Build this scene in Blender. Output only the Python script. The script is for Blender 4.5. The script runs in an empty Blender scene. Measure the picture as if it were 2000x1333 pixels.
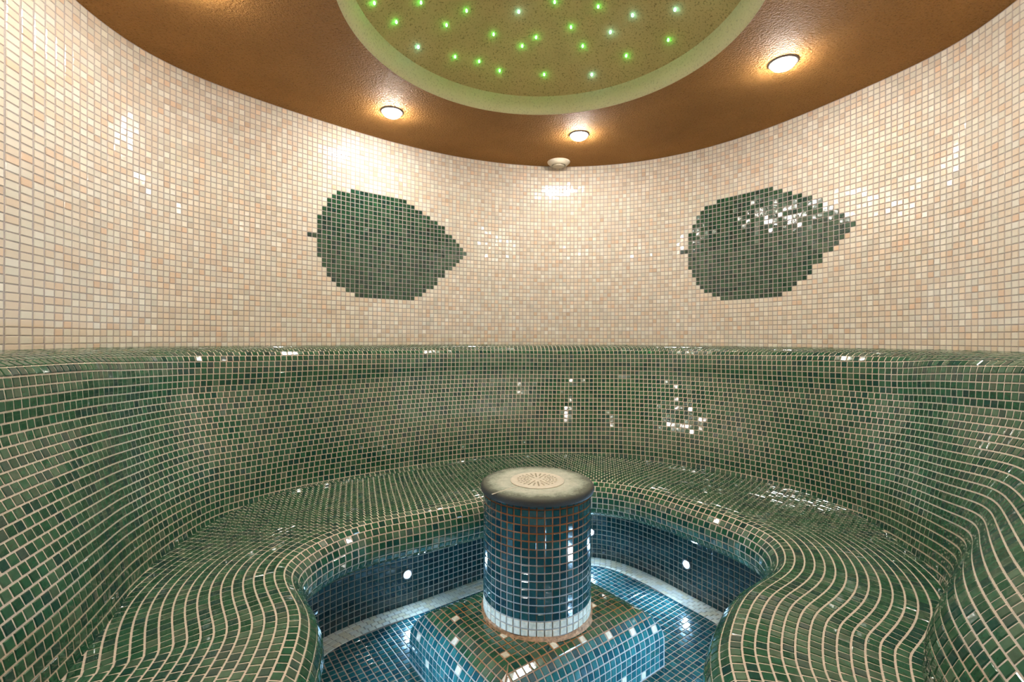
import bpy, bmesh, math, random
import numpy as np
from mathutils import Matrix, Vector
from mathutils.bvhtree import BVHTree

rng = np.random.default_rng(7)
random.seed(7)
P = 0.0225                      # one mosaic pitch (20 mm tile + joint); all plans below are in pitches
EYE = 46.0                      # eye height above the floor, in pitches
CEIL = 46.2                     # ceiling height above the eye, in pitches
FPX = 917.0                     # focal length for a 2000 px wide frame
C = bpy.context.scene.collection

# ------------------------------------------------------------------ camera, world, exposure
cam = bpy.data.cameras.new('camera'); cam_o = bpy.data.objects.new('camera', cam); C.objects.link(cam_o)
cam.sensor_width = 36.0; cam.lens = FPX * 36.0 / 2000.0
cam.shift_y = -4.5 / 2000.0; cam.clip_start = 0.02
cam_o.matrix_world = Matrix.Translation((0, 0, EYE * P)) @ Matrix.Rotation(math.pi / 2, 4, 'X') @ Matrix.Rotation(0.0035, 4, 'Z')
sc = bpy.context.scene
sc.camera = cam_o
w = bpy.data.worlds.new('world'); sc.world = w; w.use_nodes = True
w.node_tree.nodes['Background'].inputs[0].default_value = (0, 0, 0, 1)
sc.view_settings.view_transform = 'Standard'; sc.view_settings.look = 'None'
sc.view_settings.gamma = 1.0; sc.view_settings.use_curve_mapping = False
sc.view_settings.exposure = 0.0
try:
    sc.cycles.use_denoising = True; sc.cycles.caustics_reflective = False
    sc.cycles.max_bounces = 10; sc.cycles.diffuse_bounces = 6; sc.cycles.glossy_bounces = 4
    sc.cycles.sample_clamp_indirect = 6.0
except Exception:
    pass
STEP_W = 2.7                                      # watts of each step light
SPOT_E, STEP_E, STAR_E = 335.0, 420.0, 100.0      # lamp radiances

# ------------------------------------------------------------------ small maths
def V3(X, Z, h):
    X, Z, h = np.broadcast_arrays(np.asarray(X, float), np.asarray(Z, float), np.asarray(h, float))
    return np.stack([X * P, Z * P, (EYE - h) * P], -1)
def unit(a):
    return a / np.maximum(np.linalg.norm(a, axis=-1, keepdims=True), 1e-12)
def nspline(t, Y, q):
    t = np.asarray(t, float); Y = np.asarray(Y, float); q = np.asarray(q, float)
    n = len(t); h = np.diff(t); A = np.zeros((n, n)); R = np.zeros((n,) + Y.shape[1:])
    A[0, 0] = A[-1, -1] = 1
    for i in range(1, n - 1):
        A[i, i - 1] = h[i - 1]; A[i, i] = 2 * (h[i - 1] + h[i]); A[i, i + 1] = h[i]
        R[i] = 6 * ((Y[i + 1] - Y[i]) / h[i] - (Y[i] - Y[i - 1]) / h[i - 1])
    M = np.linalg.solve(A, R.reshape(n, -1)).reshape(R.shape)
    k = np.clip(np.searchsorted(t, q, side='right') - 1, 0, n - 2)
    sh = (slice(None),) + (None,) * (Y.ndim - 1)
    hk = h[k][sh]; a = (t[k + 1] - q)[sh] / hk; b = (q - t[k])[sh] / hk
    return a * Y[k] + b * Y[k + 1] + ((a ** 3 - a) * M[k] + (b ** 3 - b) * M[k + 1]) * hk ** 2 / 6
def catmull(K, m):
    """K (U,k,3) -> (U,(k-1)*m+1,3) centripetal Catmull-Rom through the k points."""
    k = K.shape[1]
    E = np.concatenate([2 * K[:, :1] - K[:, 1:2], K, 2 * K[:, -1:] - K[:, -2:-1]], 1)
    out = []
    for i in range(k - 1):
        p0, p1, p2, p3 = E[:, i], E[:, i + 1], E[:, i + 2], E[:, i + 3]
        d = lambda a, b: np.maximum(np.linalg.norm(a - b, axis=-1), 1e-6) ** .5
        t1 = d(p0, p1); t2 = t1 + d(p1, p2); t3 = t2 + d(p2, p3); t0 = 0 * t1
        for j in range(m + (1 if i == k - 2 else 0)):
            t = t1 + (t2 - t1) * (j / m)
            L = lambda a, b, ta, tb: ((tb - t) / (tb - ta))[:, None] * a + ((t - ta) / (tb - ta))[:, None] * b
            A1 = L(p0, p1, t0, t1); A2 = L(p1, p2, t1, t2); A3 = L(p2, p3, t2, t3)
            out.append(L(L(A1, A2, t0, t2), L(A2, A3, t1, t3), t1, t2))
    return np.stack(out, 1)

# ------------------------------------------------------------------ materials
def mat(name):
    m = bpy.data.materials.new(name); m.use_nodes = True
    return m, m.node_tree.nodes, m.node_tree.links, m.node_tree.nodes['Principled BSDF']
def noise(N, L, scale, detail=3.0, rough=.55, coord='Object'):
    tc = N.new('ShaderNodeTexCoord'); n = N.new('ShaderNodeTexNoise')
    n.inputs['Scale'].default_value = scale; n.inputs['Detail'].default_value = detail; n.inputs['Roughness'].default_value = rough
    L.new(tc.outputs[coord], n.inputs['Vector']); return n
def ramp(N, L, src, stops):
    r = N.new('ShaderNodeValToRGB'); e = r.color_ramp.elements
    e[0].position, e[0].color = stops[0][0], (*stops[0][1], 1); e[1].position, e[1].color = stops[-1][0], (*stops[-1][1], 1)
    for p, c in stops[1:-1]:
        x = e.new(p); x.color = (*c, 1)
    L.new(src, r.inputs[0]); return r
def bump(N, L, src, b, strength, dist):
    n = N.new('ShaderNodeBump'); n.inputs['Strength'].default_value = strength; n.inputs['Distance'].default_value = dist
    L.new(src, n.inputs['Height']); L.new(n.outputs[0], b.inputs['Normal'])
def tile_mat(name, rough, bs, scale, coat=0.0, mottle=0.0):
    m, N, L, b = mat(name)
    a = N.new('ShaderNodeAttribute'); a.attribute_name = 'tint'
    b.inputs['Roughness'].default_value = rough; b.inputs['IOR'].default_value = 1.5
    b.inputs['Coat Weight'].default_value = coat; b.inputs['Coat Roughness'].default_value = .03
    geo = N.new('ShaderNodeNewGeometry')
    n = N.new('ShaderNodeTexNoise'); n.inputs['Scale'].default_value = scale; n.inputs['Detail'].default_value = 2
    L.new(geo.outputs['Position'], n.inputs['Vector'])
    bump(N, L, n.outputs['Fac'], b, bs, .001)
    if mottle:
        n2 = N.new('ShaderNodeTexNoise'); n2.inputs['Scale'].default_value = 90; n2.inputs['Detail'].default_value = 4
        L.new(geo.outputs['Position'], n2.inputs['Vector'])
        mx = N.new('ShaderNodeMix'); mx.data_type = 'RGBA'; mx.blend_type = 'MULTIPLY'; mx.inputs[0].default_value = mottle
        r = ramp(N, L, n2.outputs['Fac'], [(.3, (.55, .6, .55)), (.7, (1.25, 1.2, 1.2))])
        L.new(a.outputs['Color'], mx.inputs[6]); L.new(r.outputs[0], mx.inputs[7]); L.new(mx.outputs[2], b.inputs['Base Color'])
    else:
        L.new(a.outputs['Color'], b.inputs['Base Color'])
    return m
def plain(name, col, rough=.5, metal=0.0, nscale=None, nstr=.3, ndist=.002, var=None):
    m, N, L, b = mat(name)
    b.inputs['Base Color'].default_value = (*col, 1); b.inputs['Roughness'].default_value = rough; b.inputs['Metallic'].default_value = metal
    if nscale:
        n = noise(N, L, nscale, 4)
        bump(N, L, n.outputs['Fac'], b, nstr, ndist)
        if var:
            r = ramp(N, L, n.outputs['Fac'], [(.3, tuple(c * (1 - var) for c in col)), (.7, tuple(c * (1 + var) for c in col))])
            L.new(r.outputs[0], b.inputs['Base Color'])
    return m
def emit(name, col, s):
    m, N, L, b = mat(name)
    b.inputs['Base Color'].default_value = (.8, .8, .8, 1); b.inputs['Emission Color'].default_value = (*col, 1)
    b.inputs['Emission Strength'].default_value = s
    return m

M_cream = tile_mat('cream_mosaic_tile', .13, .12, 60, .3)
M_green = tile_mat('green_glass_tile', .10, .22, 70, .6, .55)
M_grout_wall = plain('mauve_grey_grout', (.40, .345, .32), .8, 0, 400, .4, .001, .15)
M_grout_bench = plain('sand_grout', (.63, .52, .415), .8, 0, 300, .4, .001, .18)
M_grout_skirt = plain('pale_grout', (.44, .36, .29), .8, 0, 300, .4, .001, .2)

def rusty(name, lo, hi, z0, z1, thr):
    m, N, L, b = mat(name); b.inputs['Roughness'].default_value = .85
    tc = N.new('ShaderNodeTexCoord'); sp = N.new('ShaderNodeSeparateXYZ'); L.new(tc.outputs['Object'], sp.inputs[0])
    mr = N.new('ShaderNodeMapRange'); mr.inputs[1].default_value = z0; mr.inputs[2].default_value = z1
    L.new(sp.outputs['Z'], mr.inputs[0])
    n = noise(N, L, 14, 5, .65)
    ad = N.new('ShaderNodeMath'); ad.operation = 'MULTIPLY_ADD'; ad.inputs[1].default_value = 1.5; L.new(n.outputs['Fac'], ad.inputs[0])
    m2 = N.new('ShaderNodeMath'); m2.operation = 'SUBTRACT'; L.new(mr.outputs[0], m2.inputs[0]); m2.inputs[1].default_value = thr
    L.new(m2.outputs[0], ad.inputs[2])
    r = ramp(N, L, ad.outputs[0], [(.35, lo), (.6, tuple((a + c) / 2 for a, c in zip(lo, hi))), (.85, hi)])
    L.new(r.outputs[0], b.inputs['Base Color'])
    n2 = noise(N, L, 300, 3); bump(N, L, n2.outputs['Fac'], b, .6, .002)
    return m
M_grout_column = rusty('rust_stained_grout', (.46, .39, .34), (.30, .11, .03), 0.06, 0.40, .66)
M_grout_plinth = rusty('rusty_plinth_grout', (.42, .38, .34), (.40, .17, .05), 0.10, 0.205, .80)

def plaster(name, c0, c1, rough, scale, strength, dist, speck=0.0, metal=0.0):
    m, N, L, b = mat(name); b.inputs['Roughness'].default_value = rough; b.inputs['Metallic'].default_value = metal; b.inputs['Specular IOR Level'].default_value = .22
    n1 = noise(N, L, 3.2, 5); r = ramp(N, L, n1.outputs['Fac'], [(.3, c0), (.7, c1)])
    n = noise(N, L, scale, 3, .6); bump(N, L, n.outputs['Fac'], b, strength, dist)
    if speck:
        n2 = noise(N, L, 150, 2, .5); r2 = ramp(N, L, n2.outputs['Fac'], [(.30, (.42, .38, .33)), (.45, (1, 1, 1))])
        mx = N.new('ShaderNodeMix'); mx.data_type = 'RGBA'; mx.blend_type = 'MULTIPLY'; mx.inputs[0].default_value = speck
        L.new(r.outputs[0], mx.inputs[6]); L.new(r2.outputs[0], mx.inputs[7]); L.new(mx.outputs[2], b.inputs['Base Color'])
    else:
        L.new(r.outputs[0], b.inputs['Base Color'])
    return m
M_ceiling = plaster('bronze_plaster', (.37, .178, .046), (.47, .235, .066), .68, 120, 1.0, .016, .6)
M_dome = plaster('mustard_plaster', (.64, .49, .23), (.76, .60, .30), .8, 160, .5, .003, .8)
M_rim = plaster('olive_plaster_lit_tone', (.72, .64, .39), (.78, .70, .45), .8, 160, .45, .003, .35)  # lighter than the dome shell: lamp light on the band painted into its colour
M_lens = emit('spot_lamp_glass', (1.0, .93, .85), SPOT_E)
_N, _L = M_lens.node_tree.nodes, M_lens.node_tree.links        # frosted lens, brightest straight below the bulb
_g = _N.new('ShaderNodeNewGeometry'); _x = _N.new('ShaderNodeSeparateXYZ'); _L.new(_g.outputs['Normal'], _x.inputs[0])
_m = _N.new('ShaderNodeMapRange'); _m.inputs[1].default_value = .2; _m.inputs[2].default_value = -1.0; _m.inputs[3].default_value = .24 * SPOT_E; _m.inputs[4].default_value = 1.15 * SPOT_E
_L.new(_x.outputs['Z'], _m.inputs[0]); _L.new(_m.outputs[0], _N['Principled BSDF'].inputs['Emission Strength'])
M_led = emit('white_led', (.40, .68, 1.0), STEP_E)
M_star_g = emit('green_star_tip', (.10, 1.0, .16), STAR_E)
M_star_b = emit('pale_blue_star_tip', (.25, .85, .85), STAR_E)
for _mm in (M_star_g, M_star_b):                                    # polished fibre ends: bright along the fibre, dim at the side
    _N, _L = _mm.node_tree.nodes, _mm.node_tree.links
    _g = _N.new('ShaderNodeNewGeometry'); _x = _N.new('ShaderNodeSeparateXYZ'); _L.new(_g.outputs['Normal'], _x.inputs[0])
    _m = _N.new('ShaderNodeMapRange'); _m.inputs[1].default_value = -.1; _m.inputs[2].default_value = -.9; _m.inputs[3].default_value = .10 * STAR_E; _m.inputs[4].default_value = STAR_E
    _L.new(_x.outputs['Z'], _m.inputs[0]); _L.new(_m.outputs[0], _N['Principled BSDF'].inputs['Emission Strength'])
M_ring = plain('brushed_steel', (.16, .14, .13), .5, .3)
M_plastic = plain('ivory_plastic', (.74, .66, .52), .4)
M_dark = plain('dark_void', (.02, .018, .015), .9)
M_mortar = plain('stained_mortar', (.42, .27, .17), .9, 0, 120, .8, .004, .45)

def stone():
    m, N, L, b = mat('mossy_stone'); b.inputs['Roughness'].default_value = .75
    tc = N.new('ShaderNodeTexCoord'); le = N.new('ShaderNodeVectorMath'); le.operation = 'LENGTH'
    sp = N.new('ShaderNodeVectorMath'); sp.operation = 'MULTIPLY'; sp.inputs[1].default_value = (1, 1, 0)
    L.new(tc.outputs['Object'], sp.inputs[0]); L.new(sp.outputs[0], le.inputs[0])
    n = noise(N, L, 22, 7, .7); n2 = noise(N, L, 120, 4, .7)
    mr = N.new('ShaderNodeMapRange'); mr.inputs[1].default_value = .120; mr.inputs[2].default_value = .225; L.new(le.outputs['Value'], mr.inputs[0])
    a = N.new('ShaderNodeMath'); a.operation = 'MULTIPLY_ADD'; a.inputs[1].default_value = .75; L.new(n.outputs['Fac'], a.inputs[0]); L.new(mr.outputs[0], a.inputs[2])
    a2 = N.new('ShaderNodeMath'); a2.operation = 'MULTIPLY_ADD'; a2.inputs[1].default_value = .45; L.new(n2.outputs['Fac'], a2.inputs[0]); L.new(a.outputs[0], a2.inputs[2])
    r = ramp(N, L, a2.outputs[0], [(.42, (.62, .62, .52)), (.62, (.47, .49, .40)), (.84, (.27, .30, .23)), (1.0, (.11, .12, .09))])
    # the outermost dirt band
    mr2 = N.new('ShaderNodeMapRange'); mr2.inputs[1].default_value = .166; mr2.inputs[2].default_value = .178; L.new(le.outputs['Value'], mr2.inputs[0])
    mx = N.new('ShaderNodeMix'); mx.data_type = 'RGBA'; L.new(mr2.outputs[0], mx.inputs[0]); L.new(r.outputs[0], mx.inputs[6]); mx.inputs[7].default_value = (.028, .028, .024, 1)
    L.new(mx.outputs[2], b.inputs['Base Color'])
    bump(N, L, n2.outputs['Fac'], b, .7, .003)
    return m
M_stone = stone()
M_grate = plain('ivory_grate', (.66, .60, .49), .5, 0, 60, .2, .001, .08)

# ------------------------------------------------------------------ object helpers
def link(name, me, m=None, parent=None, loc=None):
    o = bpy.data.objects.new(name, me); C.objects.link(o)
    if m is not None: me.materials.append(m)
    if parent is not None: o.parent = parent
    if loc is not None: o.location = loc
    return o
def empty(name, loc=(0, 0, 0), parent=None):
    o = bpy.data.objects.new(name, None); C.objects.link(o); o.location = loc; o.empty_display_size = .05
    if parent is not None: o.parent = parent
    return o
def tag(o, label, cat, group=None):
    o['label'] = label; o['category'] = cat
    if group: o['group'] = group
    return o
def structure(o):
    o['kind'] = 'structure'; return o
def mesh_np(name, v, f, smooth=False):
    me = bpy.data.meshes.new(name); me.from_pydata([tuple(x) for x in v], [], [tuple(int(i) for i in x) for x in f]); me.update()
    if smooth: me.polygons.foreach_set('use_smooth', [True] * len(me.polygons))
    return me
BVH_V, BVH_F = [], []
def solid(v, f):
    b = sum(len(x) for x in BVH_V); BVH_V.append(np.asarray(v)); BVH_F.extend([[int(i) + b for i in q] for q in f])
def grid_faces(nu, nv, flip=False):
    i = np.arange(nu - 1)[:, None] * nv + np.arange(nv - 1)[None]
    q = np.stack([i, i + nv, i + nv + 1, i + 1], -1).reshape(-1, 4)
    return q[:, ::-1] if flip else q
def lathe(prof, n=48, closed_top=True):
    """prof: list of (r,z); returns verts, faces about the z axis."""
    v, f = [], []
    for r, z in prof:
        for k in range(n):
            a = 2 * math.pi * k / n; v.append((r * math.cos(a), r * math.sin(a), z))
    for i in range(len(prof) - 1):
        for k in range(n):
            f.append((i * n + k, i * n + (k + 1) % n, (i + 1) * n + (k + 1) % n, (i + 1) * n + k))
    if closed_top:
        f.append(tuple((len(prof) - 1) * n + k for k in range(n))); f.append(tuple(n - 1 - k for k in range(n)))
    return v, f

# ------------------------------------------------------------------ tiles
TOP, MID, BOT = .080 * P, .028 * P, -.06 * P
UT = None
class Tiles:
    def __init__(s): s.Q = []; s.n = []; s.c = []; s.reg = []
    def add(s, Q, n, c, reg=True):
        s.Q.append(Q); s.n.append(n); s.c.append(c); s.reg.append(np.full(len(Q), reg))
    def cat(s):
        s.Q = np.concatenate(s.Q); s.n = np.concatenate(s.n); s.c = np.concatenate(s.c); s.reg = np.concatenate(s.reg); return s
    def take(s, k):
        t = Tiles(); t.Q = s.Q[k]; t.n = s.n[k]; t.c = s.c[k]; t.reg = s.reg[k]; return t
    def __len__(s): return len(s.Q)
def rects(cen, t, b, n, ww, hh, tilt):
    """corner quads of rectangular tiles, each tipped a little in its bed"""
    k = len(cen)
    a1 = rng.normal(0, tilt, k)[:, None]; a2 = rng.normal(0, tilt, k)[:, None]
    n2 = unit(n + a1 * t + a2 * b); t2 = unit(t - (t * n2).sum(-1, keepdims=True) * n2)
    b2 = np.cross(n2, t2); b2 *= np.sign((b2 * b).sum(-1, keepdims=True))
    ww = np.broadcast_to(np.asarray(ww, float), (k,))[:, None] / 2; hh = np.broadcast_to(np.asarray(hh, float), (k,))[:, None] / 2
    Q = np.stack([cen - t2 * ww - b2 * hh, cen + t2 * ww - b2 * hh, cen + t2 * ww + b2 * hh, cen - t2 * ww + b2 * hh], 1)
    return Q, n2
def tile_verts(Q, n, e=.052 * P):
    c = Q.mean(1, keepdims=True); d = Q - c
    L = np.maximum(np.linalg.norm(d, axis=-1, keepdims=True), 1e-9)
    ins = c + d * np.maximum(1 - e * 1.414 / L, .3)
    nn = n[:, None]
    return np.concatenate([ins + nn * TOP, Q + nn * MID, Q + nn * BOT], 1)      # (k,12,3)
TF = np.array([[0, 1, 2, 3]] + [[4 + i, 4 + (i + 1) % 4, (i + 1) % 4, i] for i in range(4)] + [[8 + i, 8 + (i + 1) % 4, 4 + (i + 1) % 4, 4 + i] for i in range(4)])
def tiles_mesh(name, Q, n, c, m):
    # make winding face along n
    flip = (np.cross(Q[:, 1] - Q[:, 0], Q[:, 3] - Q[:, 0]) * n).sum(-1) < 0
    Q = Q.copy(); Q[flip] = Q[flip][:, ::-1]
    v = tile_verts(Q, n); k = len(v)
    f = (TF[None] + np.arange(k)[:, None, None] * 12).reshape(-1)
    me = bpy.data.meshes.new(name)
    me.vertices.add(k * 12); me.vertices.foreach_set('co', v.reshape(-1))
    me.loops.add(k * 36); me.loops.foreach_set('vertex_index', f.astype(np.int32))
    me.polygons.add(k * 9); me.polygons.foreach_set('loop_start', np.arange(0, k * 36, 4, dtype=np.int32))
    me.polygons.foreach_set('use_smooth', np.zeros(k * 9, bool))
    me.update(calc_edges=True)
    at = me.attributes.new('tint', 'FLOAT_COLOR', 'POINT')
    col = np.ones((k, 12, 4), np.float32); col[..., :3] = c[:, None]
    at.data.foreach_set('color', col.reshape(-1))
    me.materials.append(m)
    return me
_shared = {}
def unit_tile(c, m):
    key = (tuple(np.round(c, 3)), m.name)
    if key not in _shared:
        q = np.array([[[-.5, -.5, 0], [.5, -.5, 0], [.5, .5, 0], [-.5, .5, 0]]]) * (.85 * P)
        _shared[key] = tiles_mesh('tile', q, np.array([[0, 0, 1.]]), np.array([key[0]]), m)
    return _shared[key]
cam_p = np.array([0, 0, EYE * P]); _cr = cam_o.matrix_world.to_3x3(); CR = np.array(_cr)
def project(p):
    q = (p - cam_p) @ CR
    z = np.where(-q[..., 2] > 1e-4, -q[..., 2], np.nan)
    return np.stack([1000 + FPX * q[..., 0] / z, 662 - FPX * q[..., 1] / z], -1)
TREE = [None]
def show_size(ts):
    """picture area in px of each tile that the camera can see, 0 for the rest"""
    s = project(ts.Q); x, y = s[..., 0], s[..., 1]
    area = .5 * np.abs((x[:, 0] - x[:, 2]) * (y[:, 1] - y[:, 3]) - (x[:, 1] - x[:, 3]) * (y[:, 0] - y[:, 2]))
    cen = ts.Q.mean(1); sc_ = s.mean(1)
    ok = np.isfinite(area) & (sc_[:, 0] > 2) & (sc_[:, 0] < 1998) & (sc_[:, 1] > 2) & (sc_[:, 1] < 1331) & (((cam_p - cen) * ts.n).sum(-1) > 0)
    area = np.where(ok, area, 0)
    for i in np.nonzero(ok)[0]:
        d = Vector(cen[i] + ts.n[i] * .004 - cam_p); L = d.length
        h = TREE[0].ray_cast(Vector(cam_p), d / L, L - .012)
        if h[0] is not None: area[i] = 0
    return area
def lay(ts, parent, m, limit=300, rest='tile_field', accent=None):
    """the `limit` tiles that show largest become objects of their own, the others one joined part"""
    if not len(ts): return
    a = show_size(ts); order = np.argsort(-a); pick = order[:limit]; pick = pick[a[pick] > 12]
    loc = np.array(parent.matrix_world.translation) if parent is not None else np.zeros(3)
    for i in pick:
        Q = ts.Q[i]; n = ts.n[i]; c0 = Q.mean(0)
        if ts.reg[i]:
            t = Q[1] - Q[0]; b = Q[3] - Q[0]; wt, wb = np.linalg.norm(t), np.linalg.norm(b)
            t = t / wt; b = b / wb
            if (np.cross(t, b) * n).sum() < 0: t = -t
            me = unit_tile(ts.c[i], m); s1, s2 = wt / (.85 * P), wb / (.85 * P)
            M = Matrix(((t[0] * s1, b[0] * s2, n[0], c0[0] - loc[0]), (t[1] * s1, b[1] * s2, n[1], c0[1] - loc[1]), (t[2] * s1, b[2] * s2, n[2], c0[2] - loc[2]), (0, 0, 0, 1)))
            o = bpy.data.objects.new('tile', me)
        else:
            me = tiles_mesh('tile', (Q - c0)[None], n[None], ts.c[i][None], m)
            M = Matrix.Translation(c0 - loc); o = bpy.data.objects.new('tile', me)
        C.objects.link(o); o.parent = parent; o.matrix_basis = M
        if accent is not None and accent(ts.c[i]): o['label'] = 'cream accent tile'
    restk = np.setdiff1d(np.arange(len(ts)), pick)
    if len(restk):
        jit = ts.c[restk] * (1 + rng.normal(0, .06, (len(restk), 1)))
        me = tiles_mesh(rest, ts.Q[restk] - loc, ts.n[restk], jit, m)
        o = bpy.data.objects.new(rest, me); C.objects.link(o); o.parent = parent; o['kind'] = 'stuff'
PAL_CREAM = np.array([(.71, .615, .49), (.72, .64, .525), (.71, .585, .45), (.73, .67, .56), (.71, .555, .41), (.69, .64, .53), (.75, .705, .61), (.71, .60, .475), (.72, .67, .56), (.70, .52, .37)])
W_CREAM = np.array([.20, .17, .13, .13, .07, .08, .08, .08, .06, .025])
PAL_GREEN = np.array([(.012, .070, .035), (.018, .090, .043), (.030, .108, .055), (.010, .060, .042), (.050, .125, .070), (.010, .054, .042), (.021, .100, .052), (.066, .118, .072)])
W_GREEN = np.array([.20, .20, .16, .14, .09, .08, .08, .05])
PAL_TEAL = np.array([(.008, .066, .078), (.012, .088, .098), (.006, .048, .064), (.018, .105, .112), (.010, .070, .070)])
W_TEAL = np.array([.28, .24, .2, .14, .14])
PAL_WHITE = np.array([(.76, .71, .57), (.80, .75, .62), (.74, .65, .47), (.72, .69, .60)])
def tints(pal, wts, k):
    return pal[rng.choice(len(pal), k, p=np.asarray(wts) / np.sum(wts))]

# ------------------------------------------------------------------ wall plan, read from the ceiling line and the column joints
hor = lambda x: 662 + .0035 * (x - 1000)
cl = np.array([(134.9, 0), (240, 72.3), (303, 110.4), (360, 138.8), (420, 168), (525, 207), (600, 229), (640, 242), (732, 265), (824, 289), (916, 309), (1008, 324), (1100, 329), (1192, 323), (1284, 309), (1376, 289), (1468, 260), (1560, 226), (1700, 170), (1800, 122), (1880, 76.5), (1937.6, 37.8), (1986, 0)], float)
px = (hor(cl[:, 0]) - cl[:, 1]) / CEIL
xs = np.concatenate([[1.8, 60], cl[:, 0]]); ps = np.concatenate([[16.95, 15.8], px])
co = np.polyfit((xs - 1000) / 1000, 1 / ps, 8)
xN = np.array([(1.8, 0), (230, 17), (420, 33), (607.9, 51), (793.5, 72), (1006.5, 102), (1193.2, 128), (1383.3, 153), (1576.5, 175), (1765.8, 192), (1990.4, 210)], float)
Ni = np.arange(0, 211)
xi = nspline(xN[:, 1], xN[:, 0], Ni)
zi = np.polyval(co, (xi - 1000) / 1000)
front = np.stack([(xi - 1000) * zi, FPX * zi], -1)                 # (211,2) plan of the column joints in view
ext_c = np.array([tuple(front[202]), tuple(front[206]), tuple(front[210]), (67.2, 51.5), (65, 42.5), (60.3, 34), (54.3, 27), (48.7, 20.3), (43.3, 13), (36.5, 4.5), (22, -7), (4, -13), (-14, -7), (-27, 1), (-38, 10), (-47.5, 20.5), (-53.5, 31), (-57.2, 43), tuple(front[0]), tuple(front[4]), tuple(front[8])])
tc_ = np.concatenate([[0], np.cumsum(np.linalg.norm(np.diff(ext_c, axis=0), axis=1))])
dn = nspline(tc_, ext_c, np.linspace(tc_[2], tc_[16], 3000))
sd = np.concatenate([[0], np.cumsum(np.linalg.norm(np.diff(dn, axis=0), axis=1))])
n_ext = int(round(sd[-1])); qs = np.linspace(0, sd[-1], n_ext + 1)
ext = np.stack([np.interp(qs, sd, dn[:, i]) for i in (0, 1)], -1)
WALL = np.concatenate([front, ext[1:-1]]); NT = len(WALL)          # closed loop, column joint i at WALL[i]
gk = np.exp(-.5 * (np.arange(-18, 19) / 5.0) ** 2); gk /= gk.sum()
WALL = sum(g * np.roll(WALL, -k, axis=0) for g, k in zip(gk, range(-18, 19)))
def wall_at(N):
    N = np.asarray(N, float) % NT; i = np.floor(N).astype(int); f = (N - i)[..., None]
    a = [WALL[(i + k) % NT] for k in (-1, 0, 1, 2)]
    return .5 * (2 * a[1] + (a[2] - a[0]) * f + (2 * a[0] - 5 * a[1] + 4 * a[2] - a[3]) * f ** 2 + (3 * a[1] - a[0] - 3 * a[2] + a[3]) * f ** 3)
def wall_in(N):
    d = wall_at(np.asarray(N, float) + 7) - wall_at(np.asarray(N, float) - 7); d = unit(d)
    return np.stack([d[..., 1], -d[..., 0]], -1)                    # points into the room
DC = np.array([5.07, 67.3]); DR = 29.3                               # dome centre and rim radius

# ------------------------------------------------------------------ bench plan: stations W (wall) J (seat meets back) L (seat crest) S (skirt)
ST = [((-39, 10.5), (-30, 18), (-20, 21), (-26, 20)), ((-47.5, 21), (-33, 26), (-17.6, 26), (-26, 26)),
      ((-54, 32), (-35, 33.5), (-17.4, 33.5), (-26.5, 34)), ((-57.5, 44.8), (-37, 40.5), (-18.3, 39.2), (-28, 41)),
      ((-58.8, 53), (-39.5, 46.8), (-20.2, 44.9), (-28.7, 48.5)), ((-59.7, 58), (-41.9, 52.5), (-23, 49), (-30.2, 54.5)),
      ((-60.6, 64), (-43.7, 59), (-25.6, 53), (-31.2, 60)), ((-60, 71), (-44.5, 66.5), (-26.2, 57), (-31, 65.7)),
      ((-57, 81), (-43.7, 76), (-24.4, 62.5), (-29.3, 71)), ((-51.5, 90), (-40, 84.5), (-20.7, 67), (-24.7, 76)),
      ((-41, 100), (-32.5, 91.5), (-14.8, 70.8), (-18.2, 80.6)), ((-27, 110), (-21, 99), (-8.2, 74.8), (-10.2, 86.4)),
      ((-12, 119.5), (-9.2, 106), (-1.5, 79.3), (-2.7, 91.6)), ((1, 125), (1, 110.4), (5.2, 84.2), (5, 95.8)),
      ((13.9, 127), (12.6, 112), (12.3, 87.6), (12.3, 98.6)), ((26, 124.7), (23.4, 109.6), (19, 86.2), (19.2, 98.1)),
      ((37, 119.7), (33, 104.3), (24.8, 81.8), (25, 93.9)), ((46.4, 113), (41.6, 97.4), (29.8, 75), (29.6, 88)),
      ((53.6, 105), (48.4, 90.4), (33.3, 69.3), (33.2, 82.4)), ((59.6, 95.8), (52.4, 84), (35, 64), (36.6, 77)),
      ((64.6, 87.5), (54.2, 77), (34.5, 59.7), (39, 71)), ((68, 78), (54.1, 69.6), (32.3, 55.6), (40.2, 65)),
      ((69.2, 70), (52, 62), (29, 52.5), (40, 59)), ((68.5, 63.7), (49.6, 55), (25.3, 49.6), (38.6, 53.5)),
      ((67, 55), (46, 49.6), (22.2, 46), (36, 48.8)), ((65.2, 43), (40.8, 44.4), (19.6, 42), (33, 44.3)),
      ((60.3, 34), (35.2, 39.8), (18.1, 38.6), (29, 40)), ((54.3, 27), (32.2, 35.6), (16.8, 33.6), (26.5, 34)),
      ((48.7, 20.3), (30.4, 31), (16.4, 29), (25, 29)), ((43.3, 13), (29.3, 25.5), (17, 23.5), (24.5, 23.5)), ((36.5, 4.5), (27.5, 18), (18.5, 17.5), (24, 17))]
sN = []
for k, s_ in enumerate(ST):
    d = np.hypot(*(WALL - np.array(s_[0])).T); n_ = float(np.argmin(d))
    if k < 6 and n_ > 250: n_ -= NT
    sN.append(n_)
sN = np.array(sN); A = np.array([[q for q in s_[1:]] for s_ in ST])    # (K,3,2)
su = np.concatenate([[0], np.cumsum(np.maximum(.5 * (np.linalg.norm(np.diff(A[:, 0], axis=0), axis=1) + np.linalg.norm(np.diff(A[:, 1], axis=0), axis=1)), 1))])
U = 900; uu = np.linspace(su[0], su[-1], U)
nN = nspline(su, sN, uu); JLS = nspline(su, A.reshape(len(ST), -1), uu).reshape(U, 3, 2)
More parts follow.
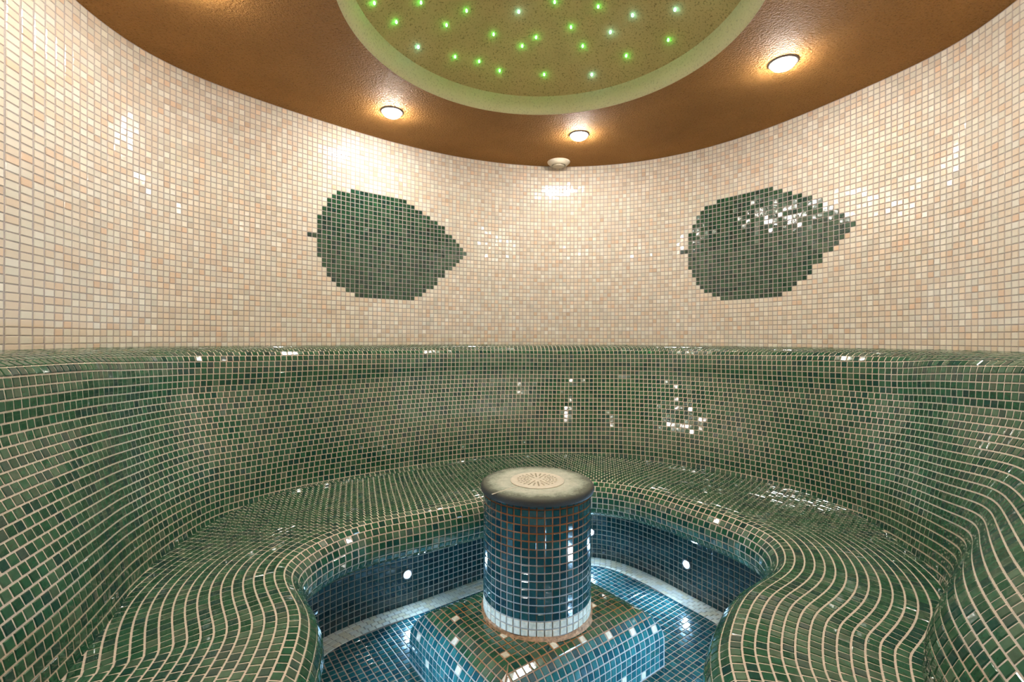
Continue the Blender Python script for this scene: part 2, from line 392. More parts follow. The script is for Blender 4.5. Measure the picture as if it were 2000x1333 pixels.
J, Lc, S = JLS[:, 0], JLS[:, 1], JLS[:, 2]
Wp = wall_at(nN); Wi = wall_in(nN)
off = nspline(su, np.interp(np.arange(len(ST)), [0, 4, 9, 14, 18, 22, 25, 29], [11, 10, 8.8, 8, 8.6, 9.8, 11.5, 11]), uu)[:, None]
Fp = Wp + Wi * off
JF = J - Fp
dL = unit(Lc - J)
tL = np.gradient(Lc, axis=0); tL = unit(np.stack([np.convolve(np.pad(tL[:, i], 12, 'edge'), np.ones(25) / 25, 'valid') for i in (0, 1)], -1))
nL = np.stack([tL[:, 1], -tL[:, 0]], -1)                            # out of the seat edge, towards the foot well
def lip_dist(p):
    out = np.empty(len(p))
    for i in range(0, len(p), 4000):
        out[i:i + 4000] = np.sqrt(((p[i:i + 4000, None] - Lc[None, ::2]) ** 2).sum(-1).min(1))
    return out
def seat_h(d): return np.interp(d, [0, 1.2, 3, 6, 10, 15, 20, 30], [26.6, 26.4, 26.35, 26.45, 26.75, 27.1, 27.3, 27.35])
def in_poly(pts, q):
    x, y = pts[:, 0], pts[:, 1]; r = np.zeros(len(pts), bool); j = len(q) - 1
    for i in range(len(q)):
        c = ((q[i, 1] > y) != (q[j, 1] > y)) & (x < (q[j, 0] - q[i, 0]) * (y - q[i, 1]) / (q[j, 1] - q[i, 1] + 1e-12) + q[i, 0]); r ^= c; j = i
    return r
tS = unit(np.gradient(S, axis=0)); Sin = np.stack([tS[:, 1], -tS[:, 0]], -1)
def key(pt, h): return V3(pt[:, 0], pt[:, 1], h)
bw = nspline(su, np.interp(np.arange(len(ST)), [0, 2, 3.2, 4.6, 6, 8, 20, 22, 23.3, 24.5, 25.5, 27, 30], [0, -.35, -.15, .6, .5, 0, 0, .45, .5, 0, -.35, -.35, 0]), uu)[:, None]
def fr_(a, b): return a + (b - a) * bw
BACK = catmull(np.stack([key(Wp - Wi * .2, 1.55), key(Wp + Wi * (off - 2.6), 2.0), key(Fp - Wi * .55, 3.0), key(Fp, 5.0), key(Fp + JF * fr_(.07, .05), 9.0),
                         key(Fp + JF * fr_(.42, .27), 15.0), key(Fp + JF * fr_(.80, .63), 21.0), key(Fp + JF * fr_(.97, .91), 24.8), key(J + dL * .15, 26.6), key(J + dL * .5, 27.7)], 1), 9)
fr = np.linspace(0, 1.03, 48)
sp_ = Lc[:, None] + (J - Lc)[:, None] * fr[None, :, None]
SEAT = V3(sp_[..., 0], sp_[..., 1], seat_h(lip_dist(sp_.reshape(-1, 2)).reshape(sp_.shape[:2])))
LIP = catmull(np.stack([key(Lc, 26.6), key(Lc + nL * 1.4, 27.9), key(Lc + nL * 2.0, 30.0), key(Lc + nL * 1.3, 31.9), key(Lc - nL * 1.2, 33.0), key(.55 * S + .45 * Lc, 33.6), key(S - Sin * .3, 34.2)], 1), 10)
SKIRT = catmull(np.stack([key(S, 46.2), key(S, 40), key(S, 33.9)], 1), 8)

def place_row(ts, pos, b, ok, sign, tile, tilt, anchor, pal, wts):
    idx = np.nonzero(ok)[0]
    for run in np.split(idx, np.nonzero(np.diff(idx) > 1)[0] + 1):
        if len(run) < 4: continue
        p_, b_ = pos[run], unit(b[run])
        a = np.concatenate([[0], np.cumsum(np.linalg.norm(np.diff(p_, axis=0), axis=1))]) / P
        a0 = a[np.argmin(np.abs(run - anchor))]
        q = np.arange(math.ceil(-a0 + .35), math.floor(a[-1] - a0 - .35) + 1) + a0
        if not len(q): continue
        at = lambda F, x: np.stack([np.interp(x, a, F[:, i]) for i in range(3)], -1)
        cen = at(p_, q); t = unit(at(p_, q + .4) - at(p_, q - .4)); bb = at(b_, q)
        bb = unit(bb - (bb * t).sum(-1, keepdims=True) * t); n = sign * np.cross(bb, t)
        jw = tile * (1 + rng.normal(0, .02, len(q)))
        Q, n2 = rects(cen, t, bb, n, jw * P, tile * P, tilt)
        ts.add(Q, n2, tints(pal, wts, len(q)))
def seat_rows():
    ts = Tiles(); jp = J[::3]
    for k in range(34):
        d = k + .5; p = Lc - nL * d; ok = (lip_dist(p) > d - .15) & in_poly(p - nL * -.15, jp)
        if ok.sum() < 4: continue
        pos = key(p, seat_h(d)); b = key(p - nL * .3, seat_h(d + .3)) - key(p + nL * .3, seat_h(d - .3))
        place_row(ts, pos, b, ok, -1, .835, .014, u0, PAL_GREEN, W_GREEN)
    return ts.cat()
def sheet_rows(G, sign, tile, tilt, anchor, pal, wts, start=0.0):
    """rows of square tiles along a swept sheet G (U,m,3), each row one pitch below the last measured square to the row"""
    ts = Tiles(); Un = len(G)
    seg = np.linalg.norm(np.diff(G, axis=1), axis=-1); s = np.concatenate([np.zeros((Un, 1)), np.cumsum(seg, 1)], 1) / P
    Lm = s[:, -1]; cur = np.full(Un, float(start)); kern = np.exp(-.5 * (np.arange(-20, 21) / 7.0) ** 2); kern /= kern.sum()
    def sample(c):
        pos = np.empty((Un, 3)); b = np.empty((Un, 3))
        for u in range(Un):
            ce = min(max(c[u], .36), Lm[u] - .36)
            for i in range(3):
                v = np.interp([ce, ce - .35, ce + .35], s[u], G[u, :, i]); pos[u, i] = v[0] + (v[2] - v[1]) * (c[u] - ce) / .7; b[u, i] = v[2] - v[1]
        return pos, unit(b)
    for k in range(70):
        if not (Lm > cur + .35).any(): break
        pos, b = sample(cur + .5)
        t = unit(np.gradient(pos, axis=0)); sn = np.clip(np.linalg.norm(np.cross(b, t), axis=-1), .5, 1)
        st = np.convolve(np.pad(1 / sn, 20, 'edge'), kern, 'valid')
        c = cur + .5 * st; ok = Lm > c - .15
        if ok.sum() >= 4:
            pos, b = sample(c)
            place_row(ts, pos, b, ok, sign, tile, tilt, anchor, pal, wts)
        cur = cur + st
    return ts.cat()
u0 = int(np.argmin(np.abs(nN - 112)))
def sheet_mesh(name, G, step=2, lift=0.0):
    g = G[::step]; v = g.reshape(-1, 3); f = grid_faces(g.shape[0], g.shape[1])
    return v, f

# ------------------------------------------------------------------ structure: walls
def wall_strip(n0, n1, name):
    N = np.arange(n0, n1 + 1); p = WALL[N % NT]; zs = [EYE + 47, EYE - 0.3, -2]
    top, bot = V3(p[:, 0], p[:, 1], -CEIL), V3(p[:, 0], p[:, 1], EYE)
    v = np.concatenate([top, bot]); k = len(N)
    f = [(i, i + 1, k + i + 1, k + i) for i in range(k - 1)]
    solid(v, f)
    return structure(link(name, mesh_np(name, v, f, True), M_grout_wall))
wall_left = wall_strip(-30, 46, 'wall_left'); wall_back = wall_strip(46, 140, 'wall_back')
wall_right = wall_strip(140, 246, 'wall_right'); wall_front = wall_strip(246, NT - 30, 'wall_front')
LEAF = [(9, 21), (6, 23), (5, 25), (4, 27), (4, 29), (3, 31), (3, 31), (2, 33), (2, 34), (2, 35), (2, 36), (0, 37), (2, 36), (2, 35), (2, 34), (2, 33), (3, 31), (3, 31), (4, 29), (4, 29), (5, 28), (6, 26), (8, 25), (10, 23)]
leafset = [{}, {}]
leafcell = {}
for li, (c0, r0) in enumerate(((50, 13), (146, 13))):
    for r, (a, b) in enumerate(LEAF):
        for c in range(a, b + 1): leafcell[(c0 + c, r0 + r)] = li
WT = {k: Tiles() for k in ('left', 'back', 'right', 'front', 'leaf0', 'leaf1')}
rows = np.arange(48)
for N in range(NT):
    a, b = WALL[N], WALL[(N + 1) % NT]; m_ = (a + b) / 2; wd = np.linalg.norm(b - a)
    t2 = (b - a) / wd; inn = np.array([t2[1], -t2[0]])
    h = -CEIL + .06 + rows + .5; h = h[h < 1.9]
    k = len(h); cen = V3(np.full(k, m_[0]), np.full(k, m_[1]), h)
    T = np.tile([t2[0], t2[1], 0], (k, 1)); B = np.tile([0, 0, -1.], (k, 1)); NN = np.tile([inn[0], inn[1], 0], (k, 1))
    tl = np.array([leafcell.get((N, r), -1) for r in range(k)])
    tw = np.where(tl >= 0, .85, .875)
    Q, n2 = rects(cen, T, B, NN, tw * wd * P, tw * P, .019)
    col = tints(PAL_CREAM, W_CREAM, k); col[tl >= 0] = tints(PAL_GREEN * .70, W_GREEN, (tl >= 0).sum())
    reg = 'left' if (N < 46 or N >= NT - 30) else 'back' if N < 140 else 'right' if N < 246 else 'front'
    WT[reg].add(Q[tl < 0], n2[tl < 0], col[tl < 0])
    for li in (0, 1):
        if (tl == li).any(): WT['leaf%d' % li].add(Q[tl == li], n2[tl == li], col[tl == li])
for k in WT: WT[k].cat()

# ------------------------------------------------------------------ structure: floor and ceiling
fl_v = np.concatenate([V3(*DC, EYE)[None], V3(WALL[:, 0], WALL[:, 1], EYE)]); fl_f = [(0, 1 + (i + 1) % NT, 1 + i) for i in range(NT)]
floor = structure(link('floor', mesh_np('floor', fl_v, fl_f), M_grout_skirt)); solid(fl_v, fl_f)
NA = 240; ang = np.linspace(0, 2 * np.pi, NA, endpoint=False)
wang = np.arctan2(WALL[:, 1] - DC[1], WALL[:, 0] - DC[0]); wr = np.hypot(*(WALL - DC).T); o_ = np.argsort(wang)
Rw = np.interp(ang, np.concatenate([wang[o_] - 2 * np.pi, wang[o_], wang[o_] + 2 * np.pi]), np.tile(wr[o_], 3))
cv = []
for fr in (0, .12, .3, .5, .75, 1.0):
    r = DR + (Rw - DR) * fr
    cv.append(V3(DC[0] + r * np.cos(ang), DC[1] + r * np.sin(ang), -CEIL - (0.25 * 0 if fr else 0)))
cv = np.concatenate(cv); cf = [(i * NA + j, i * NA + (j + 1) % NA, (i + 1) * NA + (j + 1) % NA, (i + 1) * NA + j) for i in range(5) for j in range(NA)]
ceiling = structure(link('ceiling', mesh_np('ceiling', cv, cf), M_ceiling)); solid(cv, cf)

# ------------------------------------------------------------------ bench
bench = tag(empty('tiled_bench'), 'curved built-in green mosaic bench with high backrest and ledge running round the room', 'bench')
parts = {}
for nm, G, mt in (('backrest', BACK, M_grout_bench), ('seat', np.concatenate([SEAT[:, ::-1], LIP[:, 1:]], 1), M_grout_bench), ('skirt', SKIRT, M_grout_skirt)):
    v, f = sheet_mesh(nm, G, 2); solid(v, f); parts[nm] = link(nm, mesh_np(nm, v, f, True), mt, bench)

# ------------------------------------------------------------------ steam column, plinth
COL = np.array([3.62, 66.2]); CRAD = 7.45; PL_TOP = 37.8; CAP_TOP = 20.0
PA, PB, PR = 14.2, 11.0, 4.6; PTH = math.radians(37)
pu = np.array([math.cos(PTH), math.sin(PTH)]); pv = np.array([-math.sin(PTH), math.cos(PTH)])
PHT = EYE - PL_TOP
plinth = tag(empty('mosaic_plinth', tuple(V3(COL[0], COL[1], EYE))), 'low cushion-shaped green mosaic plinth on the floor, dotted with cream tiles, under the column', 'plinth')
def prof_len(half):      # arc length from the middle of the top to the floor
    return (half - PR) + PR * math.pi / 2 + (PHT - PR)
def prof(half, s):       # s = signed arc length from the middle -> (offset, height, normal offset, normal z)
    a = np.abs(s); sg = np.sign(s); f = half - PR; q = PR * math.pi / 2
    th = np.clip((a - f) / PR, 0, math.pi / 2)
    x = np.minimum(a, f) + PR * np.sin(th); z = PHT - PR * (1 - np.cos(th)) - np.maximum(a - f - q, 0)
    return sg * x, z, sg * np.sin(th), np.cos(th)
def inv(half, z):        # half-extent of the profile at height z
    z = np.clip(z, 0, PHT); c = np.clip(1 - (PHT - z) / PR, 0, 1)
    return half - PR + PR * np.sqrt(1 - c ** 2)
def pl_world(x, y, z): return np.stack([P * (COL[0] + x * pu[0] + y * pv[0]), P * (COL[1] + x * pu[1] + y * pv[1]), P * z], -1)
sA = np.linspace(-prof_len(PA), prof_len(PA), 81); sB = np.linspace(-1, 1, 41)
xx, zz, _, _ = prof(PA, sA); ye = inv(PB, zz)
ye = np.where(zz >= PHT - 1e-6, PB - PR, ye)
pv1 = pl_world(np.repeat(xx, 41), (ye[:, None] * sB).ravel(), np.repeat(zz, 41)); pf1 = grid_faces(81, 41)
sA2 = np.linspace(-prof_len(PB), prof_len(PB), 81); yy, zz2, _, _ = prof(PB, sA2); xe = np.where(zz2 >= PHT - 1e-6, PA - PR, inv(PA, zz2))
pv2 = pl_world((xe[:, None] * sB).ravel(), np.repeat(yy, 41), np.repeat(zz2, 41) - 1e-4); pf2 = grid_faces(81, 41, True) + len(pv1)
pvv = np.concatenate([pv1, pv2]); pff = np.concatenate([pf1, pf2]); solid(pvv, pff)
pbody = link('body', mesh_np('body', pvv - np.array(plinth.location), pff, True), M_grout_plinth, plinth)
PT = Tiles(); TW = .84 / 2
ACC = {}
def pl_add(s_, o_, which):
    half, oth = (PA, PB) if which == 'x' else (PB, PA)
    cs = np.array([s_ - TW, s_ + TW, s_ + TW, s_ - TW]); cy = np.array([o_ - TW, o_ - TW, o_ + TW, o_ + TW])
    x, z, nx, nz = prof(half, cs); lim = np.where(z >= PHT - 1e-6, oth - PR, inv(oth, z)) - .06
    if which == 'y' and prof(half, np.array([s_]))[1][0] >= PHT - 1e-6: return
    if abs(o_) - TW * .4 > lim.max(): return
    reg = bool(np.all(np.abs(cy) <= lim)); cy = np.clip(cy, -lim, lim)
    if which == 'x' and prof(half, np.array([s_]))[1][0] >= PHT - 1e-6: reg, cy = True, np.array([o_ - TW, o_ - TW, o_ + TW, o_ + TW])
    Q = pl_world(x, cy, z) if which == 'x' else pl_world(cy, x, z)
    ar = np.linalg.norm(np.cross(Q[2] - Q[0], Q[3] - Q[1])) / 2
    if ar < .12 * P * P: return
    _, _, n1, n2 = prof(half, np.array([s_])); d = pu if which == 'x' else pv
    n = np.array([n1[0] * d[0], n1[0] * d[1], n2[0]])
    c = Q.mean(0)
    if n[2] > .99 and np.hypot(c[0] / P - COL[0], c[1] / P - COL[1]) < CRAD - .6: return
    i, j = int(math.floor(s_)), int(math.floor(o_))
    white = ((i * 7 + j * 3) % 23 == 4) if which == 'x' else ((i * 5 + j * 7 + 3) % 23 == 4)
    col = PAL_WHITE[1] if white else tints(PAL_GREEN, W_GREEN, 1)[0] if n[2] > .8 else tints(PAL_TEAL * 1.6, W_TEAL, 1)[0]  # side tiles get brighter teal: glow of the step lights put into the colour
    PT.add(Q[None], n[None], np.asarray(col)[None], reg)
for i in range(-int(prof_len(PA)) - 1, int(prof_len(PA)) + 1):
    if abs(i + .5) + TW > prof_len(PA): continue
    for j in range(-int(PB) - 1, int(PB) + 1): pl_add(i + .5, j + .5, 'x')
for i in range(-int(prof_len(PB)) - 1, int(prof_len(PB)) + 1):
    if abs(i + .5) + TW > prof_len(PB): continue
    for j in range(-int(PA) - 1, int(PA) + 1): pl_add(i + .5, j + .5, 'y')
PT.cat()

column = tag(empty('steam_column', tuple(V3(COL[0], COL[1], PL_TOP))), 'round blue-green mosaic steam column with mossy stone top standing on the plinth', 'column')
c_h = PL_TOP - CAP_TOP - 1.0
cv_, cf_ = lathe([(CRAD * P, -.3 * P), (CRAD * P, c_h * .5 * P), (CRAD * P, c_h * P)], 94)
shaft = link('shaft', mesh_np('shaft', cv_, cf_, False), M_grout_column, column)
for p_ in shaft.data.polygons: p_.use_smooth = len(p_.vertices) == 4
solid(np.array(cv_) + np.array(column.location), cf_)
CT = Tiles(); NC = 47
for k in range(NC):
    a = 2 * math.pi * (k + .32) / NC; rr = np.arange(17); k_ = len(rr)
    d = np.array([math.cos(a), math.sin(a), 0]); t = np.array([-math.sin(a), math.cos(a), 0])
    hh = PL_TOP - .35 - rr - .5; hh = hh[hh > CAP_TOP + .7]; k_ = len(hh)
    cen = V3(np.full(k_, COL[0]), np.full(k_, COL[1]), hh) + d * CRAD * P
    Q, n2 = rects(cen, np.tile(t, (k_, 1)), np.tile([0, 0, -1.], (k_, 1)), np.tile(d, (k_, 1)), .84 * P, .84 * P, .010)
    col = tints(PAL_TEAL * .8, W_TEAL, k_); col[:2] = PAL_WHITE[rng.integers(0, 2, 2)]
    CT.add(Q, n2, col)
CT.cat()
CR_ = 7.9 * P; zc = c_h * P
prof_cap = [(CRAD * P * .9, zc), (CR_ - .05 * P, zc), (CR_, zc + .2 * P), (CR_, zc + .55 * P), (CR_ - .12 * P, zc + .8 * P), (CR_ - .45 * P, zc + .97 * P), (CR_ - 1.0 * P, zc + 1.0 * P), (CR_ * .7, zc + 1.0 * P), (3.9 * P, zc + 1.0 * P)]
v_, f_ = lathe(prof_cap, 96); cap = link('stone_top', mesh_np('stone_top', v_, f_), M_stone, column); cap['label'] = 'mossy pale stone slab'
for p_ in cap.data.polygons: p_.use_smooth = len(p_.vertices) == 4
solid(np.array(v_) + np.array(column.location), f_)
# perforated grate
zg = zc + 1.0 * P
gv, gf = lathe([(3.75 * P, zg - .10 * P), (3.8 * P, zg + .10 * P), (3.6 * P, zg + .18 * P)], 72)
grate = link('grate', mesh_np('grate', gv, gf), M_grate, column); grate['label'] = 'ivory perforated steam grate'
cut = bmesh.new()
for sp in range(24):
    a = 2 * math.pi * sp / 24 + .03
    rs = [.42, .82, 1.22, 1.62, 2.02, 2.42, 2.82] if sp % 12 == 6 else ([.9, 1.35, 1.8, 2.25, 2.7] if sp % 2 == 0 else [1.8, 2.25, 2.7])
    for r in rs:
        if r < 1 and sp % 4: continue
        mt = Matrix.Translation((r * P * math.cos(a), r * P * math.sin(a), zg + .1 * P)) @ Matrix.Rotation(a, 4, 'Z') @ Matrix.Diagonal((.20 * P, .16 * P, 1, 1))
        bmesh.ops.create_cone(cut, cap_ends=True, segments=8, radius1=1, radius2=1, depth=.5 * P, matrix=mt)
cme = bpy.data.meshes.new('holes'); cut.to_mesh(cme); cut.free()
co_ = bpy.data.objects.new('holes', cme); C.objects.link(co_); co_.parent = column
bm_ = grate.modifiers.new('b', 'BOOLEAN'); bm_.object = co_; bm_.operation = 'DIFFERENCE'; bm_.solver = 'EXACT'
bpy.context.view_layer.update()
dg = bpy.context.evaluated_depsgraph_get(); new = bpy.data.meshes.new_from_object(grate.evaluated_get(dg))
grate.modifiers.clear(); grate.data = new; bpy.data.objects.remove(co_)
if not grate.data.materials: grate.data.materials.append(M_grate)
v_, f_ = lathe([(3.5 * P, zg - .16 * P), (3.5 * P, zg - .135 * P)], 48)
link('steam_duct', mesh_np('steam_duct', v_, f_), M_dark, column)
a_, b_ = np.array([.8, 63.6]) - COL, np.array([-2.5, 60.3]) - COL; d_ = (b_ - a_) / np.linalg.norm(b_ - a_); n_ = np.array([-d_[1], d_[0]]) * .07
q_ = [a_ + n_, a_ - n_, b_ - n_, b_ + n_]; sv = [(x * P, y * P, zg - .05 * P) for x, y in q_] + [(x * P, y * P, zg + .03 * P) for x, y in q_]
link('seam', mesh_np('seam', sv, [(4, 5, 6, 7), (0, 1, 5, 4), (1, 2, 6, 5), (2, 3, 7, 6), (3, 0, 4, 7)]), M_grate, column)
# the stained mortar at the foot
v_, f_ = lathe([(CRAD * P + .55 * P, -.03 * P), (CRAD * P + .28 * P, .16 * P), (CRAD * P + .07 * P, .42 * P), (CRAD * P - .2 * P, .42 * P)], 94, False)
v_ = [(x * (1 + .006 * math.sin(9 * math.atan2(y, x)) + .004 * math.sin(23 * math.atan2(y, x))), y, z * (1 + .3 * math.sin(7 * math.atan2(y, x)))) for x, y, z in v_]
mo = link('mortar_fillet', mesh_np('mortar_fillet', v_, f_, True), M_mortar, column)

# ------------------------------------------------------------------ visibility tree, then the tiles
TREE[0] = BVHTree.FromPolygons([tuple(x) for x in np.concatenate(BVH_V)], BVH_F)
bpy.context.view_layer.update()
for k, o in (('left', wall_left), ('back', wall_back), ('right', wall_right), ('front', wall_front)): lay(WT[k], o, M_cream)
leafs = [tag(empty('leaf_mosaic'), 'dark green mosaic leaf in the cream wall below the leftmost ceiling spotlight', 'mosaic', 'leaf mosaics on the wall'),
         tag(empty('leaf_mosaic'), 'dark green mosaic leaf in the cream wall below the largest ceiling spotlight', 'mosaic', 'leaf mosaics on the wall')]
for li in (0, 1):
    c_ = WT['leaf%d' % li].Q.mean((0, 1)); leafs[li].location = c_; bpy.context.view_layer.update()
    lay(WT['leaf%d' % li], leafs[li], M_green)
lay(sheet_rows(BACK, 1, .835, .016, u0, PAL_GREEN, W_GREEN), parts['backrest'], M_green)
seat_t = seat_rows(); lip_t = sheet_rows(LIP, 1, .835, .014, u0, PAL_GREEN, W_GREEN)
al = Tiles(); al.Q = [seat_t.Q, lip_t.Q]; al.n = [seat_t.n, lip_t.n]; al.c = [seat_t.c, lip_t.c]; al.reg = [seat_t.reg, lip_t.reg]; al.cat()
lay(al, parts['seat'], M_green)
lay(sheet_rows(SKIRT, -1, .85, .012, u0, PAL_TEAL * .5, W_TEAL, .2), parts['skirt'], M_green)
lay(PT, plinth, M_green, accent=lambda c: c[0] > .4)
lay(CT, column, M_green, accent=None)

# floor tiles: a cream border of four rows along the skirt, teal field turned with the plinth
BORD = []
ring = []
for d in np.linspace(0, 3.75, 9): ring.append(key(S + Sin * d, EYE - .10))
BG = np.stack(ring, 1)
v, f = sheet_mesh('border', BG, 2); border = link('border', mesh_np('border', v, f, True), M_grout_wall, floor); border['label'] = 'cream tiled border along the bench skirt'
bt = Tiles()
for k in range(4):
    pos = key(S + Sin * (k * .91 + .52), EYE - .10)
    a = np.concatenate([[0], np.cumsum(np.linalg.norm(np.diff(pos, axis=0), axis=1))]) / P
    q = (np.arange(1, int(a[-1] / 1.14) - 1) + .5 * (k % 2)) * 1.14 + .1 * k
    at = lambda F, x: np.stack([np.interp(x, a, F[:, i]) for i in range(3)], -1)
    cen = at(pos, q); t = unit(at(pos, q + .4) - at(pos, q - .4)); n = np.tile([0, 0, 1.], (len(q), 1)); b = np.cross(n, t)
    Q, n2 = rects(cen, t, b, n, 1.05 * P, .82 * P, .008); bt.add(Q, n2, PAL_WHITE[rng.integers(0, 4, len(q))])
lay(bt.cat(), border, M_cream)
poly = S + Sin * 3.45
poly = np.concatenate([poly, [(20, 8), (-20, 8)]])
def inside(pts):
    x, y = pts[:, 0], pts[:, 1]; r = np.zeros(len(pts), bool); q = poly; j = len(q) - 1
    for i in range(len(q)):
        c = ((q[i, 1] > y) != (q[j, 1] > y)) & (x < (q[j, 0] - q[i, 0]) * (y - q[i, 1]) / (q[j, 1] - q[i, 1] + 1e-12) + q[i, 0]); r ^= c; j = i
    return r
gi, gj = np.meshgrid(np.arange(-90, 90), np.arange(-90, 90)); gi = gi.ravel() + .5; gj = gj.ravel() + .5
pts = COL + gi[:, None] * pu + gj[:, None] * pv
keep = inside(pts) & ~((np.abs(gi) < PA - .3) & (np.abs(gj) < PB - .3)); pts = pts[keep]; k = len(pts)
ft = Tiles(); Q, n2 = rects(V3(pts[:, 0], pts[:, 1], EYE), np.tile([pu[0], pu[1], 0], (k, 1)), np.tile([pv[0], pv[1], 0], (k, 1)), np.tile([0, 0, 1.], (k, 1)), .84 * P, .84 * P, .01)
ft.add(Q, n2, tints(PAL_TEAL, W_TEAL, k)); lay(ft.cat(), floor, M_green)

# ------------------------------------------------------------------ starlight dome
dome = tag(empty('starlight_dome', tuple(V3(DC[0], DC[1], -CEIL))), 'round olive recess in the brown ceiling sprinkled with small green and blue lights', 'dome')
def dome_h(r): return 3.0 + 8.0 * (1 - (r / (DR - 1.35)) ** 2)
rim = [(DR + .05, -.08), (DR - .25, .12), (DR - .55, .8), (DR - .85, 1.5), (DR - 1.1, 2.3), (DR - 1.35, 3.0)]
v_, f_ = lathe([(r * P, z * P) for r, z in rim], 160, False); rb = link('rim_band', mesh_np('rim_band', v_, f_, True), M_rim, dome); rb['label'] = 'olive rim band coloured lighter as if lit'
rr = np.linspace(DR - 1.35, .3, 26); v_, f_ = lathe([(r * P, dome_h(r) * P) for r in rr], 128, False); f_.append(tuple(25 * 128 + k for k in range(128)))
link('dome_shell', mesh_np('dome_shell', v_, f_, True), M_dome, dome)
STARS = [(729, 5, 0), (820, 4, 0), (909, 20, 0), (870, 48, 0), (772, 42, 0), (815, 91, 1), (887, 110, 0), (934, 119, 0), (974, 137, 0), (962, 66, 0), (1011, 22, 1), (1018, 89, 0), (1045, 72, 0), (1061, 144, 0), (1081, 3, 0), (1113, 52, 0), (1136, 89, 0), (1154, 144, 1), (1166, 12, 0), (1190, 62, 1), (1233, 29, 1), (1221, 108, 0), (1303, 77, 0), (1316, 18, 1)]
def tip_mesh(m):
    bm = bmesh.new(); bmesh.ops.create_icosphere(bm, subdivisions=2, radius=.18 * P, matrix=Matrix.Diagonal((1, 1, 1.5, 1)))
    me = bpy.data.meshes.new('star_light'); bm.to_mesh(me); bm.free(); me.materials.append(m); return me
tips = [tip_mesh(M_star_g), tip_mesh(M_star_b)]
spots2 = []
for x, y, c in STARS:
    dy = hor(x) - y; z = 70.0
    for _ in range(30):
        X, Z = (x - 1000) / FPX * z, z; r = math.hypot(X - DC[0], Z - DC[1]); z = FPX * (CEIL + dome_h(min(r, DR - 1.35)) - .15) / dy
    spots2.append((X, Z, c))
while len(spots2) < 58:                                    # the rest of the dome, nearer the doorway
    a = rng.uniform(0, 2 * math.pi); r = (DR - 3.5) * math.sqrt(rng.uniform()); X, Z = DC[0] + r * math.cos(a), DC[1] + r * math.sin(a)
    s_ = project(V3(X, Z, -CEIL - dome_h(r)))
    if s_[1] > -14 or min((X - q[0]) ** 2 + (Z - q[1]) ** 2 for q in spots2) < 22: continue
    spots2.append((X, Z, int(rng.uniform() < .3)))
for X, Z, c in spots2:
    o = bpy.data.objects.new('star_light', tips[c]); C.objects.link(o); o.parent = dome
    r = math.hypot(X - DC[0], Z - DC[1]); o.location = ((X - DC[0]) * P, (Z - DC[1]) * P, (dome_h(r) - .22) * P)
    if c: o['label'] = 'pale blue star light'

# ------------------------------------------------------------------ ceiling spotlights
def lathe_obj(name, prof_, m, parent, n=40, closed=True):
    v, f = lathe(prof_, n, closed); return link(name, mesh_np(name, v, f, True), m, parent)
ring_p = [(2.28 * P, .02 * P), (2.28 * P, -.10 * P), (2.12 * P, -.22 * P), (1.96 * P, -.24 * P), (1.90 * P, -.12 * P), (1.90 * P, .02 * P)]
lens_p = [(1.93 * P, -.10 * P), (1.80 * P, -.45 * P), (1.5 * P, -.8 * P), (1.0 * P, -1.05 * P), (.45 * P, -1.15 * P), (.02 * P, -1.17 * P)]
LAMPS = [((-24.6, 95.6), 'round white ceiling spotlight between the dome and the wall above the left-hand leaf mosaic'),
         ((15.0, 106.1), 'round white ceiling spotlight just in front of the ivory air valve'),
         ((45.0, 78.2), 'round white ceiling spotlight nearest the viewer, above the right-hand leaf mosaic')]
for a, pl_ in ((181, 'over the leftmost wall, just out of the frame'), (232, 'over the near left bench lobe'), (284, 'over the doorway side, behind the camera'), (335, 'over the near right bench lobe')): LAMPS.append(((DC[0] + 46 * math.cos(math.radians(a)), DC[1] - 7 + 46 * math.sin(math.radians(a))), 'round white ceiling spotlight ' + pl_))
proto = None
for (X, Z), lab in LAMPS:
    if proto is None:
        t = empty('ceiling_spotlight'); proto = [t, lathe_obj('trim_ring', ring_p + [ring_p[0]], M_ring, t, closed=False), lathe_obj('lens', lens_p, M_lens, t)]
        kids = proto[1:]
    else:
        t = proto[0].copy(); C.objects.link(t)
        for ch in kids:
            c = ch.copy(); C.objects.link(c); c.parent = t
    t.location = V3(X, Z, -CEIL); tag(t, lab, 'spotlight', 'ceiling spotlights round the dome')

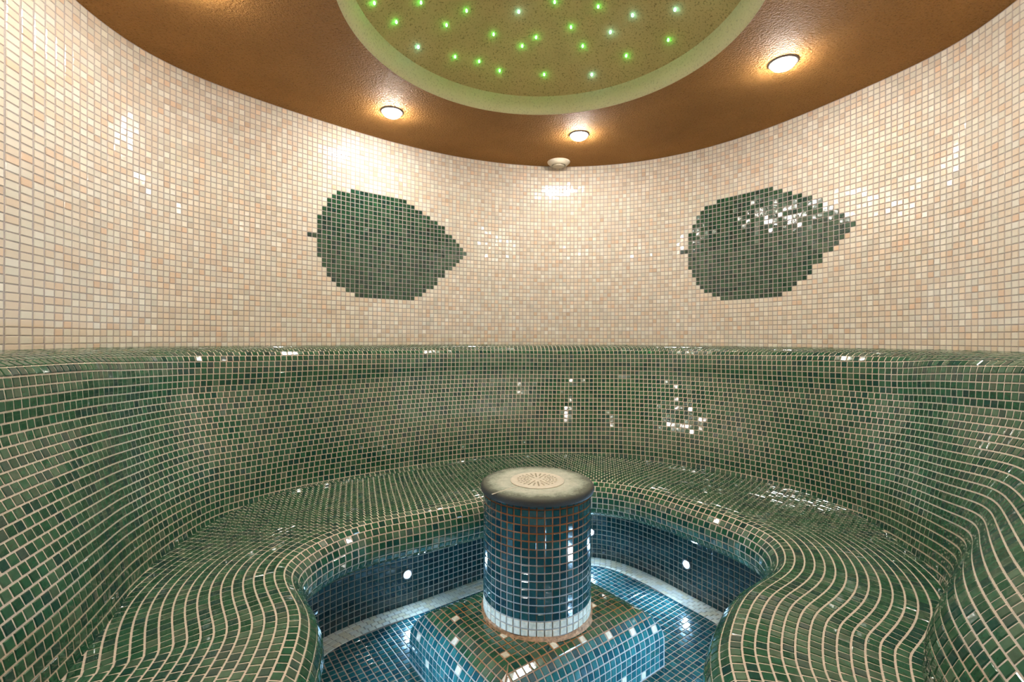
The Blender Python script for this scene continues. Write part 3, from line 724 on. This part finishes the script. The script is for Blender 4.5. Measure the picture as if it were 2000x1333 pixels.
# ------------------------------------------------------------------ step lights in the skirt
def skirt_at(x=None, u=None):
    if u is None:
        s_ = project(key(S, 40.6)); half = np.arange(U); vis = (S[:, 1] > 60); d = np.where(vis, np.abs(s_[:, 0] - x), 1e9); u = int(np.argmin(d))
    return S[u], Sin[u]
stp = [(skirt_at(795), 'small round white light in the skirt beneath the left side of the bench'),
       (skirt_at(1153), 'small round white light in the skirt partly hidden behind the column'),
       (skirt_at(1341), 'small round white light in the skirt beneath the right side of the bench'),
       (skirt_at(u=int(np.argmin(np.abs(uu - su[4])))), 'small round white light in the skirt hidden under the near left lobe'),
       (skirt_at(u=int(np.argmin(np.abs(uu - su[24])))), 'small round white light in the skirt hidden under the near right lobe')]
proto = None
for (pt, d), lab in stp:
    if proto is None:
        t = empty('step_light')
        bz = lathe_obj('bezel', [(.95 * P, -.05 * P), (.95 * P, .10 * P), (.80 * P, .16 * P), (.56 * P, .14 * P), (.54 * P, -.05 * P)], M_ring, t, 32, False)
        ln = lathe_obj('lens', [(.55 * P, .02 * P), (.54 * P, .12 * P), (.38 * P, .22 * P), (.02 * P, .27 * P)], M_led, t, 32); kids = (bz, ln); proto = t
    else:
        t = proto.copy(); C.objects.link(t)
        for ch in kids:
            c = ch.copy(); C.objects.link(c); c.parent = t
    z = Vector((d[0], d[1], 0)); x = Vector((-d[1], d[0], 0)); y = z.cross(x)
    p3 = V3(pt[0], pt[1], 40.6) + np.array([d[0], d[1], 0]) * .07 * P
    t.matrix_world = Matrix.Translation(p3) @ Matrix((x, y, z)).transposed().to_4x4()
    tag(t, lab, 'step light', 'round lights in the bench skirt')
    la = bpy.data.lights.new('led', 'AREA'); la.shape = 'DISK'; la.size = .9 * P; la.energy = STEP_W; la.color = (.40, .68, 1.0); la.spread = math.radians(122)
    lo = bpy.data.objects.new('led', la); C.objects.link(lo); lo.parent = t; lo.location = (0, 0, .30 * P); lo.rotation_euler = (math.pi, 0, 0)

# ------------------------------------------------------------------ air valve on the ceiling by the wall
valve = tag(empty('air_valve', tuple(V3(12.0, 122.3, -CEIL))), 'round ivory plastic air valve on the brown ceiling where it meets the back wall', 'air valve')
lathe_obj('flange', [(2.75 * P, .02 * P), (2.95 * P, -.12 * P), (2.9 * P, -.32 * P), (2.35 * P, -.85 * P), (1.95 * P, -1.12 * P), (1.78 * P, -1.1 * P), (1.72 * P, -.75 * P), (1.72 * P, .02 * P)], M_plastic, valve, 56, False)
lathe_obj('throat', [(1.72 * P, -.72 * P), (1.72 * P, -.70 * P)], M_dark, valve, 40)
lathe_obj('disc', [(1.1 * P, -.68 * P), (1.5 * P, -1.0 * P), (1.56 * P, -1.12 * P), (1.48 * P, -1.22 * P), (.5 * P, -1.25 * P), (.02 * P, -1.25 * P)], M_plastic, valve, 48)
